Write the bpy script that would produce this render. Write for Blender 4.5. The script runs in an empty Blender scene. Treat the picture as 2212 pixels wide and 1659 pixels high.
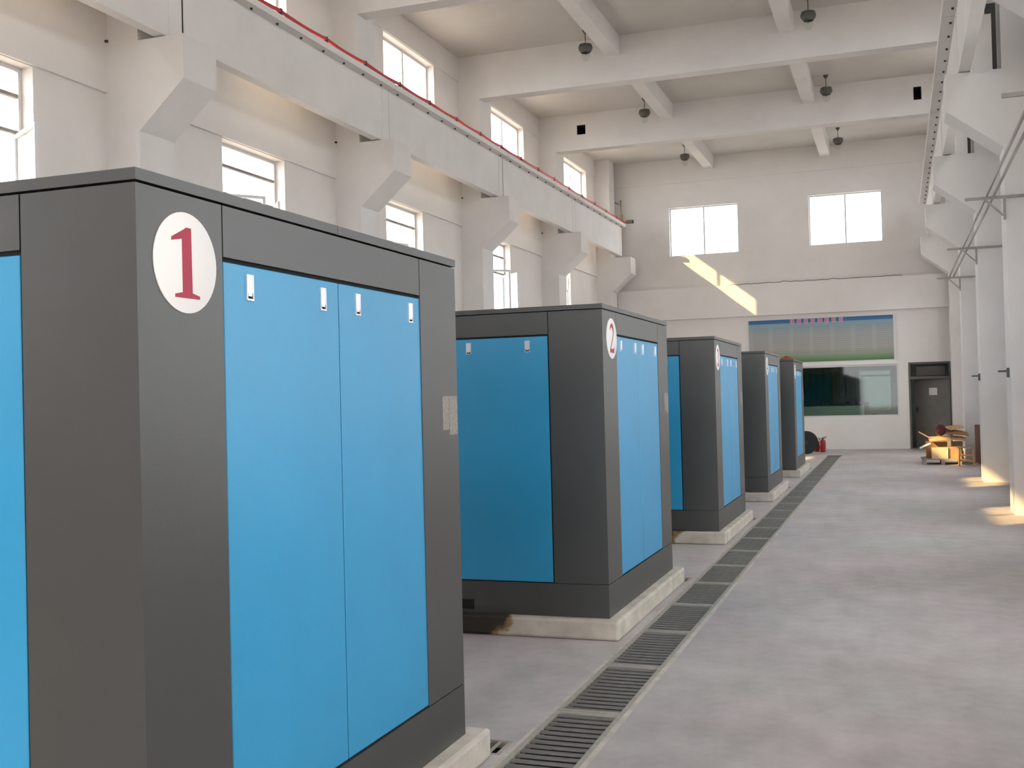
import bpy, bmesh, math, random
from mathutils import Vector, Matrix, Euler
random.seed(7)
R = math.radians
scene = bpy.context.scene
COL = scene.collection

# ------------------------------------------------------------------ camera
FPX = 2334.48
FW = Vector((-0.33574347, 0.94184859, 0.01405565)).normalized()
RT = Vector((0.94153407, 0.33600185, -0.02482654)).normalized()
UP = RT.cross(FW).normalized()
cam_d = bpy.data.cameras.new('camera')
cam_d.sensor_width = 36.0
cam_d.lens = FPX / 2212.0 * 36.0
cam_d.clip_start = 0.05
cam_d.clip_end = 500
cam = bpy.data.objects.new('camera', cam_d)
COL.objects.link(cam)
cam.matrix_world = Matrix(((RT.x, UP.x, -FW.x, 0.0),
                           (RT.y, UP.y, -FW.y, 0.0),
                           (RT.z, UP.z, -FW.z, 1.6),
                           (0, 0, 0, 1)))
scene.camera = cam

# ------------------------------------------------------------------ world, sun, exposure
world = bpy.data.worlds.new('hazy_sky')
scene.world = world
world.use_nodes = True
bg = world.node_tree.nodes['Background']
bg.inputs['Color'].default_value = (1.0, 0.985, 1.0, 1)
bg.inputs['Strength'].default_value = 1.6

SUN_DIR = Vector((1.0, 0.805, -0.798)).normalized()
sun_d = bpy.data.lights.new('sun', 'SUN')
sun_d.energy = 2.4
sun_d.color = (1.0, 0.66, 0.28)
sun_d.angle = R(0.7)
sun = bpy.data.objects.new('sun', sun_d)
COL.objects.link(sun)
sun.location = (-30, -20, 30)
sun.rotation_euler = SUN_DIR.to_track_quat('-Z', 'Y').to_euler()

vs = scene.view_settings
vs.view_transform = 'Standard'
vs.look = 'None'
vs.exposure = 2.5
vs.gamma = 1.0
vs.use_curve_mapping = False

# ------------------------------------------------------------------ materials
def mat(name, col, rough=0.7, metal=0.0, var=0.0, vscale=3.0, bump=0.0, bscale=40.0, col2=None,
        stretch=(1, 1, 1), spec=0.5, detail=5.0):
    m = bpy.data.materials.new(name)
    m.use_nodes = True
    nt = m.node_tree
    b = nt.nodes['Principled BSDF']
    b.inputs['Base Color'].default_value = (*col, 1)
    b.inputs['Roughness'].default_value = rough
    b.inputs['Metallic'].default_value = metal
    b.inputs['Specular IOR Level'].default_value = spec
    if var or bump:
        tc = nt.nodes.new('ShaderNodeTexCoord')
        mp = nt.nodes.new('ShaderNodeMapping')
        mp.inputs['Scale'].default_value = stretch
        nt.links.new(tc.outputs['Object'], mp.inputs['Vector'])
    if var:
        n = nt.nodes.new('ShaderNodeTexNoise')
        n.inputs['Scale'].default_value = vscale
        n.inputs['Detail'].default_value = detail
        n.inputs['Roughness'].default_value = 0.6
        nt.links.new(mp.outputs['Vector'], n.inputs['Vector'])
        cr = nt.nodes.new('ShaderNodeValToRGB')
        c2 = col2 or tuple(max(0, c * (1 - var)) for c in col)
        cr.color_ramp.elements[0].position = 0.32
        cr.color_ramp.elements[1].position = 0.68
        cr.color_ramp.elements[0].color = (*c2, 1)
        cr.color_ramp.elements[1].color = (*[min(1, c * (1 + var * 0.35)) for c in col], 1)
        nt.links.new(n.outputs['Fac'], cr.inputs['Fac'])
        nt.links.new(cr.outputs['Color'], b.inputs['Base Color'])
    if bump:
        n2 = nt.nodes.new('ShaderNodeTexNoise')
        n2.inputs['Scale'].default_value = bscale
        n2.inputs['Detail'].default_value = 3
        nt.links.new(mp.outputs['Vector'], n2.inputs['Vector'])
        bm_ = nt.nodes.new('ShaderNodeBump')
        bm_.inputs['Strength'].default_value = bump
        bm_.inputs['Distance'].default_value = 0.01
        nt.links.new(n2.outputs['Fac'], bm_.inputs['Height'])
        nt.links.new(bm_.outputs['Normal'], b.inputs['Normal'])
    return m

M = {}
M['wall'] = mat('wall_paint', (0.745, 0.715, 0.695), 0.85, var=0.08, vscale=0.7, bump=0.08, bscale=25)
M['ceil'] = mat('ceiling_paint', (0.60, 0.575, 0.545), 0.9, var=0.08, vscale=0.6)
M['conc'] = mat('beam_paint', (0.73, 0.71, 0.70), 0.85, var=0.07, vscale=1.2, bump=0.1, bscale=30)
M['plinth'] = mat('plinth_concrete', (0.56, 0.52, 0.46), 0.85, var=0.25, vscale=5, bump=0.3, bscale=30)
M['gray'] = mat('cabinet_gray_paint', (0.042, 0.0435, 0.0435), 0.37, var=0.06, vscale=4, bump=0.06, bscale=260, spec=0.8)
M['blue'] = mat('cabinet_blue_paint', (0.014, 0.285, 0.55), 0.37, var=0.05, vscale=2.5, bump=0.04, bscale=260, spec=0.75)
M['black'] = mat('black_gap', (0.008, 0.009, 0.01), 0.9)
M['rubber'] = mat('black_rubber', (0.018, 0.019, 0.024), 0.75, var=0.3, vscale=9)
M['chrome'] = mat('chrome', (0.78, 0.78, 0.80), 0.28, metal=0.85)
M['white'] = mat('white_plastic', (0.80, 0.80, 0.80), 0.5)
M['crimson'] = mat('crimson_vinyl', (0.36, 0.018, 0.055), 0.5)
M['alu'] = mat('window_aluminium', (0.62, 0.62, 0.64), 0.45, metal=0.3)
M['steel_dark'] = mat('dark_steel', (0.055, 0.052, 0.048), 0.6, metal=0.3, var=0.3, vscale=20)
M['steel_gray'] = mat('gray_steel', (0.22, 0.215, 0.21), 0.6, metal=0.2, var=0.25, vscale=14)
M['rail'] = mat('rail_gray_paint', (0.33, 0.31, 0.305), 0.6, var=0.2, vscale=12)
M['slat'] = mat('grate_steel', (0.20, 0.19, 0.175), 0.5, metal=0.2, var=0.45, vscale=11, stretch=(0.6, 3, 1))
M['gratebar'] = mat('grate_frame_steel', (0.34, 0.32, 0.28), 0.65, var=0.2, vscale=14)
M['kerb'] = mat('kerb_concrete', (0.50, 0.47, 0.42), 0.8, var=0.25, vscale=8)
M['pit'] = mat('drain_pit_shade', (0.035, 0.033, 0.03), 0.95)  # near-black trench lining; shade below the grates put into the colour
M['red'] = mat('red_cable', (0.50, 0.015, 0.03), 0.45)
M['redpaint'] = mat('red_extinguisher_paint', (0.33, 0.015, 0.02), 0.35)
M['doorpaint'] = mat('gray_door_paint', (0.15, 0.14, 0.125), 0.55, var=0.15, vscale=3)
M['doorframe'] = mat('dark_door_frame', (0.10, 0.095, 0.088), 0.6)
M['louver'] = mat('dark_transom', (0.045, 0.04, 0.036), 0.5)
M['paper'] = mat('paper', (0.66, 0.64, 0.60), 0.8, var=0.15, vscale=20)
M['oldlabel'] = mat('worn_label', (0.30, 0.275, 0.25), 0.6, var=0.35, vscale=70)
M['card'] = mat('cardboard', (0.50, 0.31, 0.155), 0.85, var=0.25, vscale=6)
M['cardlight'] = mat('pale_cardboard', (0.66, 0.50, 0.31), 0.85, var=0.15, vscale=6)
M['carddark'] = mat('brown_cardboard', (0.36, 0.19, 0.09), 0.85, var=0.3, vscale=7)
M['whitecard'] = mat('white_card', (0.78, 0.75, 0.66), 0.8, var=0.1, vscale=8)
M['wood'] = mat('raw_wood', (0.55, 0.31, 0.14), 0.7, var=0.3, vscale=9, stretch=(1, 1, 0.2))
M['woodred'] = mat('stained_board', (0.21, 0.105, 0.085), 0.7, var=0.3, vscale=8, stretch=(1, 1, 0.2))
M['woodgrey'] = mat('weathered_board', (0.33, 0.27, 0.22), 0.8, var=0.3, vscale=9, stretch=(0.3, 1, 1))
M['bagred'] = mat('dark_red_sack', (0.085, 0.008, 0.016), 0.8, var=0.4, vscale=10, bump=0.4, bscale=14)
M['rag'] = mat('rust_rag', (0.30, 0.10, 0.045), 0.9, var=0.4, vscale=12)
M['lampshade'] = mat('lamp_gray_enamel', (0.085, 0.08, 0.072), 0.55)
M['teal'] = mat('teal_curtain', (0.02, 0.22, 0.21), 0.8, var=0.2, vscale=6)
M['roomwall'] = mat('control_room_paint', (0.62, 0.64, 0.60), 0.85, var=0.05, vscale=2)
M['deskpanel'] = mat('desk_panel', (0.55, 0.58, 0.50), 0.6)
M['deskdark'] = mat('desk_dark_top', (0.03, 0.032, 0.04), 0.45)
M['blind'] = mat('blind_fabric', (0.42, 0.44, 0.43), 0.8)
M['ground'] = mat('outdoor_concrete', (0.36, 0.335, 0.30), 0.9, var=0.15, vscale=0.4)
M['switch'] = mat('switch_gray', (0.10, 0.10, 0.10), 0.5)

def floor_material():
    m = bpy.data.materials.new('floor_concrete')
    m.use_nodes = True
    nt = m.node_tree
    b = nt.nodes['Principled BSDF']
    tc = nt.nodes.new('ShaderNodeTexCoord')
    mp = nt.nodes.new('ShaderNodeMapping')
    mp.inputs['Scale'].default_value = (1.0, 0.8, 1.0)
    nt.links.new(tc.outputs['Object'], mp.inputs['Vector'])
    def noise(s, d, r=0.6):
        n = nt.nodes.new('ShaderNodeTexNoise')
        n.inputs['Scale'].default_value = s
        n.inputs['Detail'].default_value = d
        n.inputs['Roughness'].default_value = r
        nt.links.new(mp.outputs['Vector'], n.inputs['Vector'])
        return n
    n1, n2, n3 = noise(1.1, 7, 0.65), noise(4.5, 8, 0.7), noise(0.45, 3)
    r1 = nt.nodes.new('ShaderNodeValToRGB')
    r1.color_ramp.elements[0].position = 0.33
    r1.color_ramp.elements[0].color = (0.385, 0.350, 0.336, 1)
    r1.color_ramp.elements[1].position = 0.66
    r1.color_ramp.elements[1].color = (0.500, 0.462, 0.452, 1)
    nt.links.new(n1.outputs['Fac'], r1.inputs['Fac'])
    r2 = nt.nodes.new('ShaderNodeValToRGB')
    r2.color_ramp.elements[0].position = 0.34
    r2.color_ramp.elements[0].color = (0.78, 0.77, 0.76, 1)
    r2.color_ramp.elements[1].position = 0.62
    r2.color_ramp.elements[1].color = (1.04, 1.03, 1.03, 1)
    nt.links.new(n2.outputs['Fac'], r2.inputs['Fac'])
    mx = nt.nodes.new('ShaderNodeMix')
    mx.data_type = 'RGBA'
    mx.blend_type = 'MULTIPLY'
    mx.inputs['Factor'].default_value = 0.75
    nt.links.new(r1.outputs['Color'], mx.inputs['A'])
    nt.links.new(r2.outputs['Color'], mx.inputs['B'])
    r3 = nt.nodes.new('ShaderNodeValToRGB')
    r3.color_ramp.elements[0].position = 0.4
    r3.color_ramp.elements[0].color = (0.96, 1.0, 1.0, 1)
    r3.color_ramp.elements[1].position = 0.65
    r3.color_ramp.elements[1].color = (1.03, 0.98, 1.03, 1)
    nt.links.new(n3.outputs['Fac'], r3.inputs['Fac'])
    mx2 = nt.nodes.new('ShaderNodeMix')
    mx2.data_type = 'RGBA'
    mx2.blend_type = 'MULTIPLY'
    mx2.inputs['Factor'].default_value = 1.0
    nt.links.new(mx.outputs['Result'], mx2.inputs['A'])
    nt.links.new(r3.outputs['Color'], mx2.inputs['B'])
    nt.links.new(mx2.outputs['Result'], b.inputs['Base Color'])
    b.inputs['Roughness'].default_value = 0.55
    bp = nt.nodes.new('ShaderNodeBump')
    bp.inputs['Strength'].default_value = 0.12
    bp.inputs['Distance'].default_value = 0.01
    nt.links.new(n2.outputs['Fac'], bp.inputs['Height'])
    nt.links.new(bp.outputs['Normal'], b.inputs['Normal'])
    return m
M['floor'] = floor_material()

def glass_material(name, tint, gloss):
    m = bpy.data.materials.new(name)
    m.use_nodes = True
    nt = m.node_tree
    nt.nodes.remove(nt.nodes['Principled BSDF'])
    out = nt.nodes['Material Output']
    t = nt.nodes.new('ShaderNodeBsdfTransparent')
    t.inputs['Color'].default_value = (*tint, 1)
    g = nt.nodes.new('ShaderNodeBsdfGlossy')
    g.inputs['Roughness'].default_value = 0.03
    lw_ = nt.nodes.new('ShaderNodeLayerWeight')
    lw_.inputs['Blend'].default_value = 0.5
    pw = nt.nodes.new('ShaderNodeMath'); pw.operation = 'POWER'
    pw.inputs[1].default_value = 4.0
    nt.links.new(lw_.outputs['Facing'], pw.inputs[0])
    ml = nt.nodes.new('ShaderNodeMath')
    ml.operation = 'MULTIPLY_ADD'
    ml.inputs[1].default_value = 0.45 * gloss
    ml.inputs[2].default_value = 0.04 * gloss
    nt.links.new(pw.outputs[0], ml.inputs[0])
    mx = nt.nodes.new('ShaderNodeMixShader')
    nt.links.new(ml.outputs[0], mx.inputs['Fac'])
    nt.links.new(t.outputs[0], mx.inputs[1])
    nt.links.new(g.outputs[0], mx.inputs[2])
    nt.links.new(mx.outputs[0], out.inputs['Surface'])
    return m
M['glass'] = glass_material('window_glass', (0.94, 0.96, 0.96), 1.0)
M['roomglass'] = glass_material('control_room_glass', (0.72, 0.80, 0.77), 0.5)
M['dimglass'] = glass_material('dimming_pane_glass', (0.055, 0.06, 0.058), 1.0)  # dark tint added to dim daylight through the control room's back pane
M['bulbglass'] = glass_material('lamp_glass', (0.95, 0.96, 0.94), 0.5)

def board_material():
    """flat print: blue header, pale text columns, green foot"""
    m = bpy.data.materials.new('notice_board_print')
    m.use_nodes = True
    nt = m.node_tree
    b = nt.nodes['Principled BSDF']
    tc = nt.nodes.new('ShaderNodeTexCoord')
    sp = nt.nodes.new('ShaderNodeSeparateXYZ')
    nt.links.new(tc.outputs['Generated'], sp.inputs['Vector'])
    cr = nt.nodes.new('ShaderNodeValToRGB')
    e = cr.color_ramp.elements
    e[0].position = 0.0; e[0].color = (0.055, 0.14, 0.055, 1)
    e[1].position = 1.0; e[1].color = (0.015, 0.085, 0.24, 1)
    for p, c in ((0.06, (0.10, 0.22, 0.09)), (0.17, (0.25, 0.29, 0.22)), (0.30, (0.36, 0.36, 0.33)),
                 (0.62, (0.35, 0.37, 0.36)), (0.80, (0.26, 0.34, 0.38)), (0.905, (0.20, 0.32, 0.42)),
                 (0.915, (0.015, 0.14, 0.33))):
        x = e.new(p); x.color = (*c, 1)
    nt.links.new(sp.outputs['Z'], cr.inputs['Fac'])
    # text: rows of short dark strokes inside six columns
    mp = nt.nodes.new('ShaderNodeMapping')
    mp.inputs['Scale'].default_value = (60, 1, 34)
    nt.links.new(tc.outputs['Generated'], mp.inputs['Vector'])
    n = nt.nodes.new('ShaderNodeTexNoise')
    n.inputs['Scale'].default_value = 1.6
    n.inputs['Detail'].default_value = 2
    nt.links.new(mp.outputs['Vector'], n.inputs['Vector'])
    w = nt.nodes.new('ShaderNodeTexWave')
    w.wave_type = 'BANDS'; w.bands_direction = 'Z'
    w.inputs['Scale'].default_value = 6.5
    nt.links.new(tc.outputs['Generated'], w.inputs['Vector'])
    c1 = nt.nodes.new('ShaderNodeMath'); c1.operation = 'MULTIPLY'; c1.inputs[1].default_value = 7.0
    nt.links.new(sp.outputs['X'], c1.inputs[0])
    c2 = nt.nodes.new('ShaderNodeMath'); c2.operation = 'FRACT'
    nt.links.new(c1.outputs[0], c2.inputs[0])
    c3 = nt.nodes.new('ShaderNodeMath'); c3.operation = 'GREATER_THAN'; c3.inputs[1].default_value = 0.2
    nt.links.new(c2.outputs[0], c3.inputs[0])
    z1 = nt.nodes.new('ShaderNodeMath'); z1.operation = 'LESS_THAN'; z1.inputs[1].default_value = 0.84
    nt.links.new(sp.outputs['Z'], z1.inputs[0])
    z2 = nt.nodes.new('ShaderNodeMath'); z2.operation = 'GREATER_THAN'; z2.inputs[1].default_value = 0.18
    nt.links.new(sp.outputs['Z'], z2.inputs[0])
    prev = None
    for s in (n.outputs['Fac'], w.outputs['Fac'], c3.outputs[0], z1.outputs[0], z2.outputs[0]):
        if prev is None:
            prev = s
            continue
        k = nt.nodes.new('ShaderNodeMath'); k.operation = 'MULTIPLY'
        nt.links.new(prev, k.inputs[0]); nt.links.new(s, k.inputs[1])
        prev = k.outputs[0]
    k = nt.nodes.new('ShaderNodeMath'); k.operation = 'MULTIPLY'; k.inputs[1].default_value = 0.5
    nt.links.new(prev, k.inputs[0])
    mx = nt.nodes.new('ShaderNodeMix'); mx.data_type = 'RGBA'
    mx.inputs['B'].default_value = (0.12, 0.12, 0.12, 1)
    nt.links.new(k.outputs[0], mx.inputs['Factor'])
    nt.links.new(cr.outputs['Color'], mx.inputs['A'])
    nt.links.new(mx.outputs['Result'], b.inputs['Base Color'])
    b.inputs['Roughness'].default_value = 0.35
    return m
M['board'] = board_material()
M['boardpink'] = mat('board_title_pink', (0.62, 0.30, 0.38), 0.5)

def stained_plinth(name, x0, x1):
    """concrete with an oil stain of its own shape on the near side; x0..x1 in object space"""
    m = mat(name, (0.56, 0.52, 0.45), 0.8, var=0.25, vscale=5, bump=0.3, bscale=30)
    nt = m.node_tree
    b = nt.nodes['Principled BSDF']
    src = b.inputs['Base Color'].links[0].from_socket
    tc = nt.nodes.new('ShaderNodeTexCoord')
    n = nt.nodes.new('ShaderNodeTexNoise')
    n.inputs['Scale'].default_value = 7
    n.inputs['Detail'].default_value = 4
    nt.links.new(tc.outputs['Object'], n.inputs['Vector'])
    sp = nt.nodes.new('ShaderNodeSeparateXYZ')
    nt.links.new(tc.outputs['Object'], sp.inputs['Vector'])
    mr = nt.nodes.new('ShaderNodeMapRange')
    mr.inputs['From Min'].default_value = x0
    mr.inputs['From Max'].default_value = x1
    mr.inputs['To Min'].default_value = 1.0
    mr.inputs['To Max'].default_value = -0.35
    nt.links.new(sp.outputs['X'], mr.inputs['Value'])
    zz = nt.nodes.new('ShaderNodeMath'); zz.operation = 'MULTIPLY_ADD'
    zz.inputs[1].default_value = 2.2; zz.inputs[2].default_value = -0.14
    nt.links.new(sp.outputs['Z'], zz.inputs[0])
    ad0 = nt.nodes.new('ShaderNodeMath'); ad0.operation = 'ADD'
    nt.links.new(mr.outputs['Result'], ad0.inputs[0])
    nt.links.new(zz.outputs[0], ad0.inputs[1])
    ad = nt.nodes.new('ShaderNodeMath'); ad.operation = 'ADD'
    nt.links.new(ad0.outputs[0], ad.inputs[0])
    nt.links.new(n.outputs['Fac'], ad.inputs[1])
    cr = nt.nodes.new('ShaderNodeValToRGB')
    cr.color_ramp.elements[0].position = 0.62
    cr.color_ramp.elements[0].color = (1, 1, 1, 1)
    cr.color_ramp.elements[1].position = 0.86
    cr.color_ramp.elements[1].color = (0.05, 0.045, 0.035, 1)
    x = cr.color_ramp.elements.new(0.72); x.color = (0.55, 0.38, 0.2, 1)
    nt.links.new(ad.outputs[0], cr.inputs['Fac'])
    mx = nt.nodes.new('ShaderNodeMix'); mx.data_type = 'RGBA'; mx.blend_type = 'MULTIPLY'
    mx.inputs['Factor'].default_value = 1.0
    nt.links.new(src, mx.inputs['A'])
    nt.links.new(cr.outputs['Color'], mx.inputs['B'])
    nt.links.new(mx.outputs['Result'], b.inputs['Base Color'])
    return m

# ------------------------------------------------------------------ mesh helpers
class MB:
    def __init__(s):
        s.v = []; s.f = []; s.mi = []; s.k = 0
    def box(s, x0, x1, y0, y1, z0, z1):
        n = len(s.v)
        s.v += [(x, y, z) for z in (z0, z1) for y in (y0, y1) for x in (x0, x1)]
        for q in ((0, 2, 3, 1), (4, 5, 7, 6), (0, 1, 5, 4), (1, 3, 7, 5), (3, 2, 6, 7), (2, 0, 4, 6)):
            s.f.append(tuple(n + i for i in q)); s.mi.append(s.k)
        return s
    def prism(s, pts, axis, a0, a1):
        """pts 2D polygon; axis 'x' -> (y,z), 'y' -> (x,z), 'z' -> (x,y)"""
        n = len(s.v); c = len(pts)
        for a in (a0, a1):
            for p, q in pts:
                s.v.append({'x': (a, p, q), 'y': (p, a, q), 'z': (p, q, a)}[axis])
        s.f.append(tuple(range(n, n + c))); s.mi.append(s.k)
        s.f.append(tuple(range(n + 2 * c - 1, n + c - 1, -1))); s.mi.append(s.k)
        for i in range(c):
            j = (i + 1) % c
            s.f.append((n + i, n + c + i, n + c + j, n + j)); s.mi.append(s.k)
        return s
    def bar(s, a, b, w, h=None):
        """square bar between two points"""
        h = h or w
        a = Vector(a); b = Vector(b); d = (b - a).normalized()
        ref = Vector((0, 0, 1)) if abs(d.z) < 0.95 else Vector((0, 1, 0))
        u = d.cross(ref).normalized(); t = u.cross(d).normalized()
        n = len(s.v)
        for p in (a, b):
            for i, j in ((-1, -1), (1, -1), (1, 1), (-1, 1)):
                s.v.append(tuple(p + u * (i * w / 2) + t * (j * h / 2)))
        for q in ((0, 1, 2, 3), (7, 6, 5, 4), (0, 4, 5, 1), (1, 5, 6, 2), (2, 6, 7, 3), (3, 7, 4, 0)):
            s.f.append(tuple(n + i for i in q)); s.mi.append(s.k)
        return s
    def tube(s, pts, r, seg=8):
        n = len(s.v); pts = [Vector(p) for p in pts]
        for i, p in enumerate(pts):
            d = (pts[min(i + 1, len(pts) - 1)] - pts[max(i - 1, 0)]).normalized()
            ref = Vector((0, 0, 1)) if abs(d.z) < 0.95 else Vector((1, 0, 0))
            u = d.cross(ref).normalized(); t = u.cross(d).normalized()
            for k in range(seg):
                a = 2 * math.pi * k / seg
                s.v.append(tuple(p + u * (r * math.cos(a)) + t * (r * math.sin(a))))
        for i in range(len(pts) - 1):
            for k in range(seg):
                k2 = (k + 1) % seg
                s.f.append((n + i * seg + k, n + i * seg + k2, n + (i + 1) * seg + k2, n + (i + 1) * seg + k)); s.mi.append(s.k)
        s.f.append(tuple(n + k for k in range(seg - 1, -1, -1))); s.mi.append(s.k)
        m = n + (len(pts) - 1) * seg
        s.f.append(tuple(m + k for k in range(seg))); s.mi.append(s.k)
        return s
    def lathe(s, prof, seg=20, axis='z', c=(0, 0, 0)):
        """prof list of (r, h)"""
        n = len(s.v)
        for r, h in prof:
            for k in range(seg):
                a = 2 * math.pi * k / seg
                x, y = r * math.cos(a), r * math.sin(a)
                p = {'z': (x, y, h), 'x': (h, x, y), 'y': (x, h, y)}[axis]
                s.v.append((p[0] + c[0], p[1] + c[1], p[2] + c[2]))
        for i in range(len(prof) - 1):
            for k in range(seg):
                k2 = (k + 1) % seg
                s.f.append((n + i * seg + k, n + i * seg + k2, n + (i + 1) * seg + k2, n + (i + 1) * seg + k)); s.mi.append(s.k)
        s.f.append(tuple(n + k for k in range(seg - 1, -1, -1))); s.mi.append(s.k)
        m = n + (len(prof) - 1) * seg
        s.f.append(tuple(m + k for k in range(seg))); s.mi.append(s.k)
        return s
    def mesh(s, name, mats, smooth=False, bevel=0.0, bseg=1):
        me = bpy.data.meshes.new(name)
        me.from_pydata(s.v, [], s.f)
        if not isinstance(mats, (list, tuple)):
            mats = [mats]
        for m in mats:
            me.materials.append(m)
        for p, i in zip(me.polygons, s.mi):
            p.material_index = i
        bm = bmesh.new(); bm.from_mesh(me)
        bmesh.ops.recalc_face_normals(bm, faces=bm.faces)
        if bevel:
            bmesh.ops.bevel(bm, geom=list(bm.edges), offset=bevel, segments=bseg, affect='EDGES', profile=0.5)
        bm.to_mesh(me); bm.free()
        if smooth:
            for p in me.polygons:
                p.use_smooth = True
            me.set_sharp_from_angle(angle=R(40))
        return me
    def build(s, name, mats, parent=None, loc=(0, 0, 0), rot=(0, 0, 0), **kw):
        return link(name, s.mesh(name, mats, **kw), parent, loc, rot)

def link(name, me, parent=None, loc=(0, 0, 0), rot=(0, 0, 0)):
    o = bpy.data.objects.new(name, me)
    COL.objects.link(o)
    o.parent = parent
    o.location = loc
    o.rotation_euler = rot
    return o

def empty(name, loc=(0, 0, 0), rz=0):
    o = bpy.data.objects.new(name, None)
    o.empty_display_size = 0.2
    COL.objects.link(o)
    o.location = loc
    o.rotation_euler = (0, 0, rz)
    return o

def tag(o, label=None, cat=None, group=None, kind=None):
    if label: o['label'] = label
    if cat: o['category'] = cat
    if group: o['group'] = group
    if kind: o['kind'] = kind
    return o

def struct(o, label=None):
    o['kind'] = 'structure'
    if label: o['label'] = label
    return o

def copy_tree(o, parent=None):
    c = o.copy(); COL.objects.link(c); c.parent = parent
    for ch in list(o.children):
        copy_tree(ch, c)
    return c

def grid_boxes(mb, us, ws, holes, put):
    """cells of the u/w grid that are not inside a hole; put(mb,u0,u1,w0,w1)"""
    U = sorted(set(us + [h[0] for h in holes] + [h[1] for h in holes]))
    W = sorted(set(ws + [h[2] for h in holes] + [h[3] for h in holes]))
    for i in range(len(U) - 1):
        run = None
        for j in range(len(W) - 1):
            cu, cw = (U[i] + U[i + 1]) / 2, (W[j] + W[j + 1]) / 2
            hole = any(h[0] < cu < h[1] and h[2] < cw < h[3] for h in holes)
            if hole:
                if run is not None: put(mb, U[i], U[i + 1], run, W[j]); run = None
            elif run is None:
                run = W[j]
        if run is not None: put(mb, U[i], U[i + 1], run, W[-1])

# ------------------------------------------------------------------ dimensions (metres, hall runs along +Y)
YF, YB = 31.04, -5.0              # far and back wall
XWL, XWR = -8.08, 1.86            # inner faces of side walls
XCL, XCR = -7.64, 1.335            # column faces
TH = 0.24
ZC = 8.42
BAY = 5.125
COLY = [9.64 + BAY * k for k in range(-2, 5)]     # near faces of columns
CW = 0.60
WEBL, WEBR = -7.295, 0.84
ZBB, ZBT = 5.60, 6.42             # crane beam web
XM, L, Y1, DY = -1.8361, 2.1304, 2.2955, 4.6675
HM, ZP = 2.223, 0.1308
WM = 2.16

# bay windows
low_w = [(8.58 + 4.725 * k - 1.5, 8.58 + 4.725 * k, 2.0, 5.05) for k in (-2, 0, 1, 2, 3, 4)]
UPO = (1.4, 1.5, 1.62, 1.68, 1.80, 1.86, 2.12)
up_w = [(cy + q, cy + q + 2.13, 6.55, 7.93) for cy, q in zip(COLY[:-1], UPO[-len(COLY) + 1:])]
rlow_w = [(cy + 2.1, cy + 3.6, 1.1, 5.05) for cy in COLY[:-1]]
rup_w = [(cy + 1.78, cy + 3.93, 6.55, 7.93) for cy in COLY[:-1]]

# ------------------------------------------------------------------ floor with drain trenches
XD0, XD1 = -1.690, -1.340
YD0, YD1 = 0.45, 28.03
cross = []
for k in range(5):
    ye = Y1 + k * DY + L
    cross.append((-3.2, -1.735, ye + 0.145, ye + 0.345))
mb = MB()
fx0, fx1, fy0, fy1 = XWL - TH, XWR + TH, YB - TH, YF
grid_boxes(mb, [fx0, fx1], [fy0, fy1], [(XD0, XD1, YD0, YD1)] + cross,
           lambda m, a, b, c, d: m.box(a, b, c, d, -0.30, 0.0))
mb.box(fx0, fx1, fy0, fy1, -0.36, -0.30)
mb.k = 1
for a, b, c, d in [(XD0, XD1, YD0, YD1)] + cross:
    e_ = 0.004
    mb.box(a, b, c, d, -0.30, -0.295)
    mb.box(a, a + e_, c, d, -0.295, -0.036).box(b - e_, b, c, d, -0.295, -0.036)
    mb.box(a + e_, b - e_, c, c + e_, -0.295, -0.036).box(a + e_, b - e_, d - e_, d, -0.295, -0.036)
floor = struct(mb.build('floor', [M['floor'], M['pit']]), 'bare grey-lilac concrete floor of the machine hall')

# ------------------------------------------------------------------ walls
mb = MB()
grid_boxes(mb, [YB, YF], [0, ZC], low_w + up_w, lambda m, a, b, c, d: m.box(XWL - TH, XWL, a, b, c, d))
struct(mb.build('wall_left', M['wall']), 'cream plastered side wall with two rows of windows')
mb = MB()
grid_boxes(mb, [YB, YF], [0, ZC], rlow_w + rup_w, lambda m, a, b, c, d: m.box(XWR, XWR + TH, a, b, c, d))
struct(mb.build('wall_right', M['wall']), 'cream plastered side wall behind the crane columns')
mb = MB()
far_holes = [(-6.10, -4.125, 5.61, 7.02), (-2.19, -0.25, 5.65, 7.05), (-2.75, 0.035, 0.89, 2.30), (0.29, 1.35, -0.01, 2.325)]
grid_boxes(mb, [XWL - TH, XWR + TH], [0, ZC], far_holes, lambda m, a, b, c, d: m.box(a, b, YF, YF + TH, c, d))
struct(mb.build('wall_far', M['wall']), 'cream end wall with two bright windows, notice board and door')
back_holes = [(-3.0, 0.6, -0.01, 4.4), (-6.5, -4.1, 5.6, 7.5), (-2.3, 0.1, 5.6, 7.5)]  # two high windows, unseen, added to brighten the column faces
mb = MB()
grid_boxes(mb, [XWL - TH, XWR + TH], [0, ZC], back_holes, lambda m, a, b, c, d: m.box(a, b, YB - TH, YB, c, d))
struct(mb.build('wall_back', M['wall']), 'cream end wall with the roller door')
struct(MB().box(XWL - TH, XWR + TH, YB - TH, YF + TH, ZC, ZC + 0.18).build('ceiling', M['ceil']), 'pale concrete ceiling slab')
# roller shutter in the back wall, rolled up
o = struct(MB().box(-3.15, 0.75, YB, YB + 0.42, 4.42, 4.84).build('door_2', M['steel_gray']))
for a, b in ((-3.12, -3.0), (0.6, 0.72)):
    MB().box(a, b, YB, YB + 0.1, 0, 4.42).build('guide_rail', M['steel_gray'], o)

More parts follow.
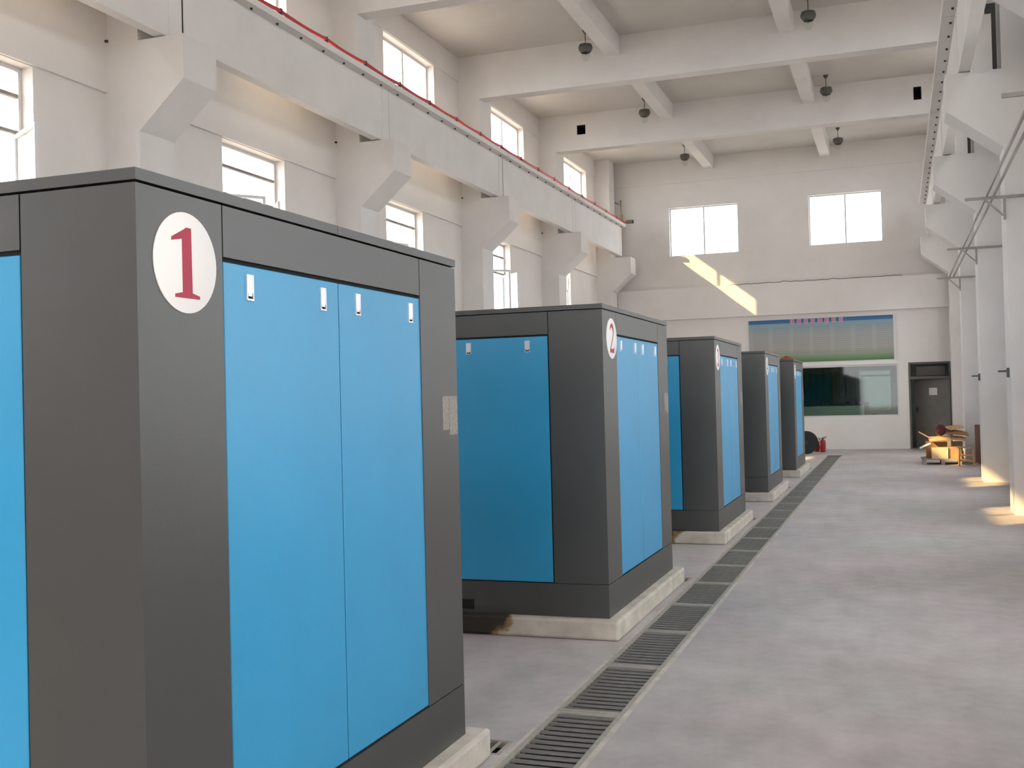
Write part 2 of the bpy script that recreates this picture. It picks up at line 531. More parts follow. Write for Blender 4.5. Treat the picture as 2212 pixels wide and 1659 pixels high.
# lintel beams, proud of the left and right walls
n = 1
for side in (0, 1):
    for i, cy in enumerate(COLY):
        y0 = cy + CW
        y1 = COLY[i + 1] if i + 1 < len(COLY) else YF
        if y1 - y0 < 0.5: continue
        x0, x1 = ((XWL, XWL + 0.035), (XWR - 0.035, XWR))[side]
        o = MB().box(x0, x1, y0, y1, 5.06, 6.30).build('trim_%d' % n, M['wall']); struct(o); n += 1
        x0, x1 = ((XWL, XWL + 0.02), (XWR - 0.02, XWR))[side]
        o = MB().box(x0, x1, y0, y1, 7.945, ZC).build('trim_%d' % n, M['wall']); struct(o); n += 1
# far wall ring beam
o = struct(MB().box(XWL, XCR, YF - 0.17, YF, 3.77, 4.665).build('trim_%d' % n, M['wall']), 'ring beam across the end wall'); n += 1
o = struct(MB().box(XWL, XCR, YF - 0.03, YF, 7.73, ZC).build('trim_%d' % n, M['wall'])); n += 1

random.seed(5)
wp = [(-4.4 + 4.6 * i / 46, YF - 0.13 + random.uniform(-0.02, 0.01), 4.675 + abs(random.gauss(0, 0.012))) for i in range(47)]
tag(MB().tube(wp, 0.010, 6).build('ledge_wire', M['steel_gray'], smooth=True), 'thin loose grey wire lying along the ledge of the end wall', 'wire')

# ------------------------------------------------------------------ columns with corbels
def column(cy, left):
    xf, xw, xk = (XCL, XWL, -7.06) if left else (XCR, XWR, 0.68)
    o = MB().box(min(xf, xw), max(xf, xw), cy, cy + CW, 0, ZC).build('column', M['conc'], smooth=False)
    struct(o, 'cream concrete column with a crane corbel')
    zt = 5.585
    MB().prism([(xf, zt), (xk, zt), (xk, 5.11), (xf, 4.60)], 'y', cy, cy + CW).build('corbel', M['conc'], o)
    # bearing pad between corbel and beam web
    w0, w1 = (WEBL - 0.14, WEBL) if left else (WEBR, WEBR + 0.15)
    MB().box(w0, w1, cy + 0.12, cy + CW - 0.12, zt, ZBB).build('bearing_pad', M['steel_dark'], o)
    return o
for cy in COLY:
    column(cy, True)
    column(cy, False)

# ------------------------------------------------------------------ ceiling beams and ribs
HOLE_LINERS = {6: None}
for i, cy in enumerate(COLY[:-1]):
    mb = MB()
    holes = []
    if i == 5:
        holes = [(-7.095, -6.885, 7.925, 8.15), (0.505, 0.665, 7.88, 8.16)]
    grid_boxes(mb, [XCL, XCR], [7.56, ZC], holes, lambda m, a, b, c, d: m.box(a, b, cy, cy + 0.30, c, d))
    o = struct(mb.build('ceiling_beam', M['conc']), 'concrete roof beam spanning the hall')
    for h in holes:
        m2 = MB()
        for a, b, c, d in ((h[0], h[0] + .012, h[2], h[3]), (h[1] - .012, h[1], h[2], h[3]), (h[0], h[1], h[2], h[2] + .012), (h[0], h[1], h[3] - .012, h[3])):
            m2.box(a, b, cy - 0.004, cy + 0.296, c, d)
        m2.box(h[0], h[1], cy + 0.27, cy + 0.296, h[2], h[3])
        m2.build('hole_shade_liner', M['black'], o)  # black lining and back plate paint the darkness of a through-hole
for x in (-4.90, -1.70):
    ys = [YB] + [c for c in COLY[:-1]] + [YF]
    for i in range(len(ys) - 1):
        a = ys[i] + (0.30 if 0 < i else 0)
        struct(MB().box(x - 0.13, x + 0.13, a, ys[i + 1], 8.06, ZC).build('ceiling_rib', M['conc']))

# ------------------------------------------------------------------ windows
wn = [0]
def window(name_n, xc, y0, y1, z0, z1, style, tilt=0.0):
    """window in a side wall; xc centre of the frame plane"""
    o = None
    t, d = 0.045, 0.025
    mb = MB()
    mb.box(xc - d, xc + d, y0, y0 + t, z0, z1).box(xc - d, xc + d, y1 - t, y1, z0, z1)
    mb.box(xc - d, xc + d, y0 + t, y1 - t, z0, z0 + t).box(xc - d, xc + d, y0 + t, y1 - t, z1 - t, z1)
    o = struct(mb.build('window_%d' % name_n, M['alu']))
    if style == 'slide':
        ym = (y0 + y1) / 2
        MB().box(xc - d, xc + d, ym - 0.03, ym + 0.03, z0 + t, z1 - t).build('mullion', M['alu'], o)
        for a, b in ((y0 + t, ym - 0.03), (ym + 0.03, y1 - t)):
            MB().box(xc - 0.003, xc + 0.003, a, b, z0 + t, z1 - t).build('pane', M['glass'], o)
    else:
        zs = [z1 - 0.29, z1 - 0.66]
        for z in zs:
            MB().box(xc - d, xc + d, y0 + t, y1 - t, z - 0.018, z + 0.018).build('glazing_bar', M['steel_gray'], o)
        for a, b in ((zs[0] + 0.018, z1 - t), (zs[1] + 0.018, zs[0] - 0.018)):
            MB().box(xc - 0.003, xc + 0.003, y0 + t, y1 - t, a, b).build('pane', M['glass'], o)
        # a vertical mullion below and two side-hung sashes standing open inwards
        zb = zs[1] - 0.018
        ym = (y0 + y1) / 2
        MB().box(xc - d, xc + d, ym - 0.025, ym + 0.025, z0 + t, zb).build('mullion', M['alu'], o)
        sgn = 1 if xc < -3 else -1
        for hinge, s in ((y1 - t, -1), (y0 + t, 1)):
            wd = (y1 - y0) / 2 - t - 0.03
            m = MB()
            hh = zb - z0 - t - 0.02
            m.box(0, 0.035, 0, 0.04, 0, hh).box(0, 0.035, wd - 0.04, wd, 0, hh)
            m.box(0, 0.035, 0.04, wd - 0.04, 0, 0.04).box(0, 0.035, 0.04, wd - 0.04, hh - 0.04, hh)
            sa = m.build('sash', M['alu'], o, loc=(xc + sgn * 0.0, hinge, z0 + t + 0.01))
            ang = tilt if s > 0 else -tilt
            sa.rotation_euler = (0, 0, (0 if s > 0 else math.pi) + (-ang if s > 0 else -ang) * sgn)
            MB().box(0.014, 0.020, 0.04, wd - 0.04, 0.04, hh - 0.04).build('pane', M['glass'], sa)
    return o
k = 1
for i, w in enumerate(low_w):
    window(k, XWL - 0.17, *w, 'bars', tilt=R((35, 25, 60, 40, 20, 50, 30, 25)[i + 1])); k += 1
for w in up_w:
    window(k, XWL - 0.17, *w, 'slide'); k += 1
for w in rlow_w + rup_w:
    window(k, XWR + 0.17, *w, 'slide'); k += 1

def far_window(nn, x0, x1, z0, z1, yc=YF + 0.12):
    t, d = 0.035, 0.025
    mb = MB()
    mb.box(x0, x0 + t, yc - d, yc + d, z0, z1).box(x1 - t, x1, yc - d, yc + d, z0, z1)
    mb.box(x0 + t, x1 - t, yc - d, yc + d, z0, z0 + t).box(x0 + t, x1 - t, yc - d, yc + d, z1 - t, z1)
    o = struct(mb.build('window_%d' % nn, M['alu']), 'bright two-pane window high in the end wall')
    xm = (x0 + x1) / 2
    MB().box(xm - 0.02, xm + 0.02, yc - d, yc + d, z0 + t, z1 - t).build('mullion', M['alu'], o)
    for a, b in ((x0 + t, xm - 0.02), (xm + 0.02, x1 - t)):
        MB().box(a, b, yc - 0.003, yc + 0.003, z0 + t, z1 - t).build('pane', M['glass'], o)
    return o
far_window(k, -6.10, -4.125, 5.61, 7.02); k += 1
far_window(k, -2.19, -0.25, 5.65, 7.05); k += 1
for h in back_holes[1:]:
    far_window(k, *h, yc=YB - 0.12)['label'] = 'added unseen two-pane window brightening the hall from the back wall'; k += 1

# control-room window: frame, pane, shelf over it
x0, x1, z0, z1 = -2.75, 0.035, 0.89, 2.30
t = 0.04
mb = MB()
mb.box(x0, x0 + t, YF + 0.01, YF + 0.07, z0, z1).box(x1 - t, x1, YF + 0.01, YF + 0.07, z0, z1)
mb.box(x0 + t, x1 - t, YF + 0.01, YF + 0.07, z0, z0 + t).box(x0 + t, x1 - t, YF + 0.01, YF + 0.07, z1 - t, z1)
o = struct(mb.build('window_%d' % k, M['alu']), 'wide dark observation window of the control room'); k += 1
MB().box(x0 + t, x1 - t, YF + 0.03, YF + 0.036, z0 + t, z1 - t).build('pane', M['roomglass'], o)
struct(MB().box(x0 - 0.05, x1 + 0.04, YF - 0.05, YF, 2.31, 2.40).build('trim_%d' % n, M['wall']), 'pale lintel over the observation window'); n += 1

# ------------------------------------------------------------------ crane runway beams
def runway(left):
    web = WEBL if left else WEBR
    s = 1 if left else -1          # towards the aisle
    fe = -7.16 if left else 0.67
    thk = 0.14
    back = web - s * thk
    fb = back - s * 0.13
    root = empty('crane_runway_beam', (web, 0, ZBB))
    tag(root, 'cream T-shaped crane beam %s' % ('with red cable, on corbels beside the cabinets' if left else 'on the corbels above the clear aisle'), 'crane beam')
    P = Vector((web, 0, ZBB))
    def add(mb, name, m):
        ob = mb.build(name, m, root)
        for v in ob.data.vertices: v.co -= P
        return ob
    js = [YB + 0.5] + [c + 0.32 for c in COLY[:-1]] + [30.07]
    for i in range(len(js) - 1):
        mb = MB()
        a, b = js[i] + (0.018 if i % 2 == 1 else 0.008), js[i + 1] - (0.018 if i % 2 == 0 else 0.008)
        if i == len(js) - 2: b = 30.07
        mb.box(min(web, back), max(web, back), a, b, ZBB, ZBT)
        mb.box(min(fe, fb), max(fe, fb), a, b, ZBT, ZBT + 0.085)
        # thickened ends with a shallow step
        for c, d in ((a, a + 0.22), (b - 0.22, b)):
            mb.box(min(web, web + s * 0.006), max(web, web + s * 0.006), c, d, ZBB + 0.02, ZBT)
        add(mb, 'beam_segment', M['conc'])
    # filler plate in each joint, dark
    for i, c in enumerate(js[1:-1]):
        w = 0.006
        m2 = MB().box(min(web, back) + 0.004, max(web, back) - 0.004, c - (0.0185 if i % 2 == 0 else 0.0085), c + (0.0185 if i % 2 == 0 else 0.0085), ZBB + 0.01, ZBT)
        add(m2, 'joint_filler', M['black'] if i % 2 == 0 else M['rail'])
    # rail
    xr = (fe + fb) / 2 - s * 0.03
    m2 = MB().box(xr - 0.05, xr + 0.05, js[0], js[-1], ZBT + 0.085, ZBT + 0.10)
    m2.box(xr - 0.012, xr + 0.012, js[0], js[-1], ZBT + 0.10, ZBT + 0.15).box(xr - 0.03, xr + 0.03, js[0], js[-1], ZBT + 0.15, ZBT + 0.18)
    add(m2, 'rail', M['steel_gray'])
    bme = MB().lathe([(0.015, -0.022), (0.015, -0.003), (0.02, -0.003), (0.02, 0.0)], 8).mesh('bolt', M['steel_dark'])
    y = 0.2
    while y < 29.9:
        link('bolt', bme, root, (s * 0.047, y, ZBT - ZBB))
        y += 0.582
    return root
bl = runway(True)
runway(False)

# red cable with clips along the left flange
pts = []
y = YB + 0.7
xe = -7.175
i = 0
clips = []
while y < 30.0:
    clips.append(y)
    for q in range(6):
        u = q / 6
        pts.append((xe, y + u * 1.15, ZBT + 0.132 - 0.02 * math.sin(math.pi * u)))
    y += 1.15
pts.append((xe, 30.05, ZBT + 0.126))
PB = Vector((WEBL, 0, ZBB))
o = MB().tube(pts, 0.024, 6).build('power_cable', M['red'], bl, smooth=True)
for v in o.data.vertices: v.co -= PB
o['label'] = 'red power cable'
cme = MB().box(-0.022, 0.022, -0.02, 0.02, 0.0, 0.075).mesh('cable_clip', M['steel_dark'])
for y in clips:
    link('cable_clip', cme, o, (xe - PB.x, y, ZBT + 0.085 - PB.z))

# end stop post on the left crane beam
e = tag(empty('limit_switch', (-7.25, 29.9, ZBT + 0.085)), 'black limit switch post with a short arm at the crane beam end', 'limit switch')
MB().box(-0.035, 0.035, -0.03, 0.03, 0, 0.26).build('switch_box', M['steel_dark'], e)
MB().box(-0.02, 0.02, -0.015, 0.015, 0.26, 0.66).build('post', M['steel_dark'], e)
MB().bar((0, 0, 0.52), (-0.17, 0, 0.60), 0.03).build('arm', M['steel_dark'], e)
e = MB().box(-0.03, 0.18, -0.05, 0.05, 0, 0.09).box(0.10, 0.18, -0.06, 0.06, 0.0, 0.09).build('buffer_stop', M['rubber'], loc=(-7.10, 29.98, ZBT + 0.085), bevel=0.008)
tag(e, 'small black rubber buffer at the end of the crane beam', 'buffer')

# conduit below the fourth corbel, left wall
o = tag(MB().tube([(0, 0, 0), (0, 0, 4.75)], 0.012, 6).build('conduit', M['steel_gray'], loc=(XWL + 0.016, 27.25, 0)), 'thin grey conduit rising up the cream wall', 'conduit')
# dark pegs standing in for small holes near columns on the left wall
sm = MB().tube([(0, 0, 0), (0.035, 0, -0.004)], 0.016, 8).mesh('hole_peg', M['steel_dark'])
for cy in COLY[2:6]:
    o = tag(link('hole_peg', sm, None, (XWL + 0.03, cy - 0.03, 5.62)), 'short dark peg standing in for a small hole in the cream wall', 'hole peg', 'hole pegs beside the columns')

# ------------------------------------------------------------------ drain grates
GP = 0.9755
slat_me = MB().box(-0.150, 0.150, -0.0185, 0.0185, -0.006, 0).mesh('slat', M['slat'])
side_me = MB().box(-0.0125, 0.0125, -GP / 2 + 0.004, GP / 2 - 0.004, -0.035, 0.004).mesh('side_rail', M['gratebar'])
end_me = MB().box(-0.150, 0.150, -0.016, 0.016, -0.035, 0.003).mesh('end_bar', M['gratebar'])
xg = (XD0 + XD1) / 2
y = 5.302 - GP * 4.5
gi = 0
for a, b in ((XD0 - 0.022, XD0), (XD1, XD1 + 0.026)):
    struct(MB().box(a, b, YD0, YD1, 0.0, 0.003).build('trim_%d' % n, M['kerb']), 'pale kerb strip along the floor drain'); n += 1
while y + GP / 2 < YD1 + 0.02:
    g = empty('drain_grate', (xg, y, 0))
    tag(g, 'steel slatted grate covering the long floor drain', 'drain grate', 'grates of the long floor drain')
    for s in (-1, 1):
        link('side_rail', side_me, g, (s * 0.1625, 0, 0))
        link('end_bar', end_me, g, (0, s * (GP / 2 - 0.020), 0))
    ns = 13
    for q in range(ns):
        link('slat', slat_me, g, (0, -GP / 2 + 0.036 + 0.03 + q * (GP - 0.132) / (ns - 1), -0.002))
    y += GP
    gi += 1
tag(MB().box(XD0, XD1, y - GP / 2 + 0.005, YD1, -0.04, 0.004).build('drain_cover', M['steel_dark'], loc=(0, 0, 0)), 'dark solid plate closing the end of the long floor drain', 'drain cover')
cb = MB().box(-0.008, 0.008, -0.085, 0.085, -0.006, 0).mesh('slat', M['gratebar'])
for kx, (a, b, c, d) in enumerate(cross):
    g = empty('cross_drain_grate', (b, (c + d) / 2, 0))
    tag(g, 'small barred floor grate beside the plinth of cabinet number %s' % ('one', 'two', 'three', 'four', 'five')[kx], 'drain grate', 'small cross drain grates')
    m2 = MB().box(a - b, 0, -0.10, -0.085, -0.03, 0.002).box(a - b, 0, 0.085, 0.10, -0.03, 0.002)
    m2.box(a - b, a - b + 0.02, -0.085, 0.085, -0.03, 0.002).box(-0.02, 0, -0.085, 0.085, -0.03, 0.002)
    m2.build('grate_frame', M['gratebar'], g)
    x = -0.062
    while x > a - b + 0.05:
        link('slat', cb, g, (x, 0, 0)); x -= 0.052

# ------------------------------------------------------------------ compressor cabinets
def stroke(pts, ws):
    """ribbon polygon along a polyline with a width at each point -> list of quads (2D)"""
    out = []
    P = [Vector(p) for p in pts]
    L_, R_ = [], []
    for i, p in enumerate(P):
        d = (P[min(i + 1, len(P) - 1)] - P[max(i - 1, 0)]).normalized()
        nrm = Vector((-d.y, d.x))
        L_.append(p + nrm * ws[i] / 2); R_.append(p - nrm * ws[i] / 2)
    for i in range(len(P) - 1):
        out.append([tuple(L_[i]), tuple(L_[i + 1]), tuple(R_[i + 1]), tuple(R_[i])])
    return out
def arc(cx, cy, rx, ry, a0, a1, n=12):
    return [(cx + rx * math.cos(R(a0 + (a1 - a0) * i / n)), cy + ry * math.sin(R(a0 + (a1 - a0) * i / n))) for i in range(n + 1)]
def lerp_w(n, f):
    return [f(i / (n - 1)) for i in range(n)]
def numeral(d):
    """unit-height glyph, centred, list of convex polygons"""
    if d == 1:
        return [[(-0.10, -0.42), (0.12, -0.42), (0.11, 0.5), (0.0, 0.5), (-0.10, 0.42)],
                [(-0.34, 0.285), (-0.10, 0.33), (-0.10, 0.42), (0.0, 0.5), (-0.05, 0.47), (-0.33, 0.335)],
                [(-0.27, -0.5), (0.29, -0.5), (0.29, -0.455), (0.12, -0.42), (-0.10, -0.42), (-0.27, -0.455)]]
    if d == 2:
        p = arc(-0.02, 0.24, 0.23, 0.22, 165, -25, 12) + [(0.10, 0.02), (-0.04, -0.16), (-0.22, -0.38)]
        w = lerp_w(len(p), lambda t: 0.06 + 0.10 * math.sin(math.pi * min(1, t * 1.15)) ** 2)
        return stroke(p, w) + [[(-0.28, -0.5), (0.28, -0.5), (0.31, -0.28), (0.22, -0.36), (-0.26, -0.36)]]
    if d == 3:
        p = arc(-0.02, 0.25, 0.20, 0.20, 160, -90, 12)
        q = arc(-0.02, -0.21, 0.25, 0.25, 90, -160, 14)
        f = lambda t: 0.05 + 0.10 * math.sin(math.pi * t) ** 2
        return stroke(p, lerp_w(len(p), f)) + stroke(q, lerp_w(len(q), f))
    if d == 4:
        return [[(0.04, -0.5), (0.19, -0.5), (0.19, 0.5), (0.04, 0.5)],
                [(-0.34, -0.24), (0.32, -0.24), (0.32, -0.13), (-0.34, -0.13)],
                [(-0.34, -0.18), (-0.27, -0.16), (0.12, 0.5), (0.04, 0.5)]]
    p = arc(-0.02, -0.17, 0.26, 0.28, 120, -155, 14)
    f = lambda t: 0.05 + 0.11 * math.sin(math.pi * t) ** 2
    return stroke(p, lerp_w(len(p), f)) + [[(-0.22, -0.02), (-0.16, 0.0), (-0.13, 0.48), (-0.19, 0.48)],
                                           [(-0.19, 0.36), (0.22, 0.36), (0.26, 0.5), (-0.19, 0.5)]]

def latch_mesh(axis):
    """latch lying on a door: local u across, z up, outward normal along +n"""
    mb = MB()
    def b(u0, u1, n0, n1, z0, z1):
        if axis == 'x': mb.box(n0, n1, u0, u1, z0, z1)
        else: mb.box(u0, u1, -n1, -n0, z0, z1)
    w, h = 0.018, 0.039
    mb.k = 0
    b(-w, -w + .004, 0, .006, -h, h); b(w - .004, w, 0, .006, -h, h)
    b(-w + .004, w - .004, 0, .006, -h, -h + .005); b(-w + .004, w - .004, 0, .006, h - .005, h)
    b(-w + .004, w - .004, 0, .004, -h + .022, h - .005)
    mb.k = 1
    b(-w + .004, w - .004, 0, .0012, -h + .005, -h + .022)
    mb.k = 0
    b(-w + .008, w - .008, .001, .005, -h + .013, -h + .022)
    return mb.mesh('latch', [M['chrome'], M['black']])
LATX, LATY = latch_mesh('x'), latch_mesh('y')

def make_cabinet():
    """origin at near-right bottom corner on the plinth; body runs to -x and +y"""
    root = empty('compressor_cabinet')
    H = HM - ZP
    zt = 2.189 - ZP       # top of body
    zd1 = 2.022 - ZP      # door top
    zd0 = 0.357 - ZP      # door bottom
    g = 0.004
    p = 0.38
    rc = 0.012            # panel thickness in front of core
    MB().box(-WM + rc, -rc, rc, L - rc, 0.01, zt).build('core', M['black'], root)
    # corner posts: L-shaped shells
    for sx in (0, 1):
        for sy in (0, 1):
            xa, xb = (-p + g, 0) if sx == 0 else (-WM, -WM + p - g)
            ya, yb = (0, p - g) if sy == 0 else (L - p + g, L)
            m2 = MB()
            yo = (0, rc) if sy == 0 else (L - rc, L)
            xo = (-rc, 0) if sx == 0 else (-WM, -WM + rc)
            if sx == 0:
                pts = [(-p + g, yo[0] if sy == 0 else yo[1]), (0, yo[0] if sy == 0 else yo[1]), (0, yb if sy == 0 else ya),
                       (-rc, yb if sy == 0 else ya), (-rc, yo[1] if sy == 0 else yo[0]), (-p + g, yo[1] if sy == 0 else yo[0])]
            else:
                pts = [(-WM + p - g, yo[0] if sy == 0 else yo[1]), (-WM, yo[0] if sy == 0 else yo[1]), (-WM, yb if sy == 0 else ya),
                       (-WM + rc, yb if sy == 0 else ya), (-WM + rc, yo[1] if sy == 0 else yo[0]), (-WM + p - g, yo[1] if sy == 0 else yo[0])]
            m2.prism(pts, 'z', zd0 - 0.002, zt - 0.004)
            m2.build('corner_post', M['gray'], root)
    # base skirt with fork pockets
    m2 = MB()
    pk = [(-1.13, -0.965), (-WM + 0.3, -WM + 0.46)]
    zs0, zs1 = 0.0, zd0 - 0.006
    grid_boxes(m2, [-WM, 0], [zs0, zs1], [(a, b, 0.022, 0.092) for a, b in pk], lambda m, a, b, c, d: m.box(a, b, 0, rc, c, d))
    m2.box(-WM, 0, L - rc, L, zs0, zs1).box(-rc, 0, rc, L - rc, zs0, zs1).box(-WM, -WM + rc, rc, L - rc, zs0, zs1)
    m2.build('base_skirt', M['gray'], root)
    # headers
    hz0, hz1 = zd1 + 0.013, zt - 0.004
    for a, b, c, d in ((-rc, 0, p, L - p), (-WM, -WM + rc, p, L - p)):
        MB().box(a, b, c + 0.0015, d - 0.0015, hz0, hz1).build('header_panel', M['gray'], root)
    for a, b, c, d in ((-WM + p, -p, 0, rc), (-WM + p, -p, L - rc, L)):
        MB().box(a + 0.0015, b - 0.0015, c, d, hz0, hz1).build('header_panel', M['gray'], root)
    # roof: two sheets with a folded edge
    for a, b in ((-0.003, 1.065), (1.068, L + 0.003)):
        MB().box(-WM - 0.003, 0.003, a, b, zt + 0.003, H).build('roof_panel', M['gray'], root)
    # doors
    dp = 0.004           # doors sit slightly behind the posts
    ym = L / 2 + 0.01
    def door(a, b, c, d, ax, lats, sgn):
        dd = MB().box(a, b, c, d, zd0 + 0.001, zd1).build('door', M['blue'], root, bevel=0.002)
        for u in lats:
            z = 1.957 - ZP
            if ax == 'x':
                o = link('latch', LATX, dd, ((b if sgn > 0 else a), u, z), (0, 0, 0 if sgn > 0 else math.pi))
            else:
                o = link('latch', LATY, dd, (u, (c if sgn < 0 else d), z), (0, 0, 0 if sgn < 0 else math.pi))
    q = 0.006
    for sgn, a, b in ((1, -rc, -dp), (-1, -WM + dp, -WM + rc)):
        door(a, b, p + q, ym - q / 2, 'x', (0.517, 0.96), sgn)
        door(a, b, ym + q / 2, L - p - q + 0.02, 'x', (1.212, 1.662), sgn)
    xm_ = -WM / 2
    for sgn, c, d in ((-1, dp, rc), (1, L - rc, L - dp)):
        door(xm_ + q / 2, -p - q, c, d, 'y', (-0.53, -0.96), sgn)
        door(-WM + p + q, xm_ - q / 2, c, d, 'y', (-WM + 0.53, -WM + 0.96), sgn)
    # paper labels on the far corner post
    MB().box(0, 0.0012, 1.962, 2.03, 1.475 - ZP, 1.62 - ZP).build('label', M['oldlabel'], root)
    MB().box(0, 0.0012, 2.034, 2.122, 1.452 - ZP, 1.62 - ZP).build('label', M['oldlabel'], root)
    return root
cab0 = make_cabinet()
disc_me = MB().lathe([(0.139, 0), (0.139, 0.003), (0.137, 0.004)], 48, axis='x').mesh('number_plate', M['white'], smooth=True)
words = {1: 'one', 2: 'two', 3: 'three', 4: 'four', 5: 'five'}
cabs = []
for k5 in range(5):
    yk = Y1 + k5 * DY
    # plinth
    m2 = MB().box(-WM - 0.08, 0.078, -0.078, L + 0.115, 0, ZP)
    pm = M['plinth'] if k5 not in (1, 2) else stained_plinth('oil_stained_plinth_%d' % k5, -1.0 if k5 == 1 else -0.75, -0.50 if k5 == 1 else -0.25)
    pl = m2.build('plinth', pm, loc=(XM, yk, 0), bevel=0.018, bseg=2)
    tag(pl, ('oil-stained ' if k5 in (1, 2) else '') + 'low concrete plinth under the cabinet with plate number %s' % words[k5 + 1] + '', 'plinth', 'cabinet plinths')
    c = cab0 if k5 == 0 else copy_tree(cab0)
    c.location = (XM, yk, ZP)
    tag(c, 'grey and blue compressor cabinet with round white plate numbered %s' % words[k5 + 1], 'compressor cabinet', 'numbered compressor cabinets in a row')
    cabs.append(c)
for k5, c in enumerate(cabs):
    yo = (0.203, 0.235, 0.21, 0.27, 0.30)[k5]
    zc = (1.997, 1.998, 1.998, 2.0, 1.99)[k5] - ZP
    dsc = link('number_plate', disc_me, c, (0.0, yo, zc))
    mb = MB()
    for poly in numeral(k5 + 1):
        S = 0.195
        mb.prism([(-0.0 + a * S, b * S) for a, b in poly], 'x', 0.004, 0.0052)
    mb.build('numeral', M['crimson'], dsc)

# rust rag on top of the fifth cabinet
bm = bmesh.new()
bmesh.ops.create_icosphere(bm, subdivisions=3, radius=1.0)
for v in bm.verts:
    nz = 1 + 0.25 * math.sin(5 * v.co.x + 2) * math.cos(4 * v.co.y)
    v.co = Vector((v.co.x * 0.14 * nz, v.co.y * 0.10 * nz, max(-0.0, v.co.z * 0.07 * nz)))
me = bpy.data.meshes.new('rag'); bm.to_mesh(me); bm.free(); me.materials.append(M['rag'])
for p in me.polygons: p.use_smooth = True
tag(link('rag', me, None, (XM - 0.16, Y1 + 4 * DY + 0.5, HM)), 'crumpled rust-coloured rag on the roof of the last cabinet', 'rag')

# ------------------------------------------------------------------ pendant lamps
def make_lamp():
    r = empty('pendant_lamp')
    MB().lathe([(0.055, 0.0), (0.055, -0.012), (0.018, -0.07), (0.008, -0.075)], 16).build('canopy', M['lampshade'], r, smooth=True)
    MB().tube([(0, 0, -0.07), (0, 0, -0.27)], 0.008, 8).build('rod', M['lampshade'], r, smooth=True)
    MB().lathe([(0.012, -0.24), (0.03, -0.262), (0.118, -0.275), (0.132, -0.33), (0.128, -0.36), (0.098, -0.41), (0.08, -0.425), (0.078, -0.42), (0.09, -0.40), (0.118, -0.35), (0.108, -0.285), (0.01, -0.28)], 24).build('lamp_shade', M['lampshade'], r, smooth=True)
    MB().lathe([(0.07, -0.42), (0.085, -0.45), (0.075, -0.52), (0.045, -0.57), (0.01, -0.585)], 20).build('glass_globe', M['bulbglass'], r, smooth=True)
    MB().lathe([(0.018, -0.39), (0.018, -0.42), (0.026, -0.45), (0.02, -0.475), (0.006, -0.482)], 14).build('bulb', M['bulbglass'], r, smooth=True)
    return r
lamp0 = make_lamp()
first = True
for row, x in (('window side', -5.28), ('aisle side', -1.27)):
    for cy in COLY[1:6]:
        o = lamp0 if first else copy_tree(lamp0)
        first = False
        yy = cy + BAY - 0.30 if x < -3 else cy + BAY - 0.40
        zc = ZC
        o.location = (x, yy - 0.10 - (cy - 9.64) * 0.03, zc)
        tag(o, 'grey pendant lamp with glass globe hanging from the ceiling, %s row' % row, 'pendant lamp', 'pendant lamps, %s row' % row)

# ------------------------------------------------------------------ far wall: board, door, things
bx0, bx1, bz0, bz1 = -3.915, -0.06, 2.43, 3.635
nb = empty('notice_board', ((bx0 + bx1) / 2, YF, bz0))
tag(nb, 'wide notice board with blue heading and green foot on the end wall', 'notice board')
P = Vector(nb.location)
def addb(mb, name, m, parent=nb, **kw):
    o = mb.build(name, m, parent, **kw)
    for v in o.data.vertices: v.co -= P
    return o
addb(MB().box(bx0, bx1, YF - 0.022, YF, bz0, bz1), 'print_panel', M['board'])
mb = MB()
mb.box(bx0 - 0.03, bx0, YF - 0.03, YF, bz0 - 0.03, bz1 + 0.01).box(bx1, bx1 + 0.06, YF - 0.03, YF, bz0 - 0.03, bz1 + 0.01)
mb.box(bx0, bx1, YF - 0.03, YF, bz0 - 0.03, bz0)
addb(mb, 'board_frame', M['alu'])
# eight illegible heading characters: pink blocks of strokes
random.seed(3)
for i in range(8):
    cx = -2.72 + i * 0.187; s = 0.07
    mb = MB(); zc = bz1 - 0.075
    for q in range(3):
        zz = zc - s + 0.02 + q * 0.047
        mb.box(cx - s * random.uniform(.7, 1), cx + s * random.uniform(.7, 1), YF - 0.026, YF - 0.022, zz, zz + 0.022)
    for q in (-1, 0, 1):
        xx = cx + q * s * random.uniform(.4, .75)
        mb.box(xx - 0.011, xx + 0.011, YF - 0.027, YF - 0.022, zc - s, zc + s * random.uniform(.6, 1))
    addb(mb, 'heading_character', M['boardpink'])

# door_1: frame, transom, leaf ajar with a paper sign
dx0, dx1, dzt = 0.29, 1.35, 2.325
t = 0.05
mb = MB()
mb.box(dx0, dx0 + t, YF - 0.02, YF + 0.16, 0, dzt).box(dx1 - t, dx1, YF - 0.02, YF + 0.16, 0, dzt)
mb.box(dx0 + t, dx1 - t, YF - 0.02, YF + 0.16, dzt - t, dzt).box(dx0 + t, dx1 - t, YF - 0.02, YF + 0.16, 1.87, 1.94)
d1 = struct(mb.build('door_1', M['doorframe']), 'dark grey door standing ajar below a transom')
MB().box(dx0 + t, dx1 - t, YF + 0.06, YF + 0.066, 1.94, dzt - t).build('transom_pane', M['roomglass'], d1)
MB().box(dx0 + 0.2, dx1 - 0.14, YF + 0.03, YF + 0.05, 1.96, dzt - 0.12).build('transom_panel', M['louver'], d1)
lw = dx1 - dx0 - 2 * t
leaf = MB().box(-lw, 0, 0, 0.045, 0.01, 1.865).build('door_leaf', M['doorpaint'], d1, loc=(dx1 - t, YF + 0.02, 0), rot=(0, 0, R(-27)))
MB().box(-0.56, -0.335, -0.002, 0.0, 1.43, 1.625).build('paper_sign', M['paper'], leaf)
MB().box(-lw + 0.05, -lw + 0.09, -0.05, 0.0, 0.98, 1.10).build('handle', M['steel_dark'], leaf)

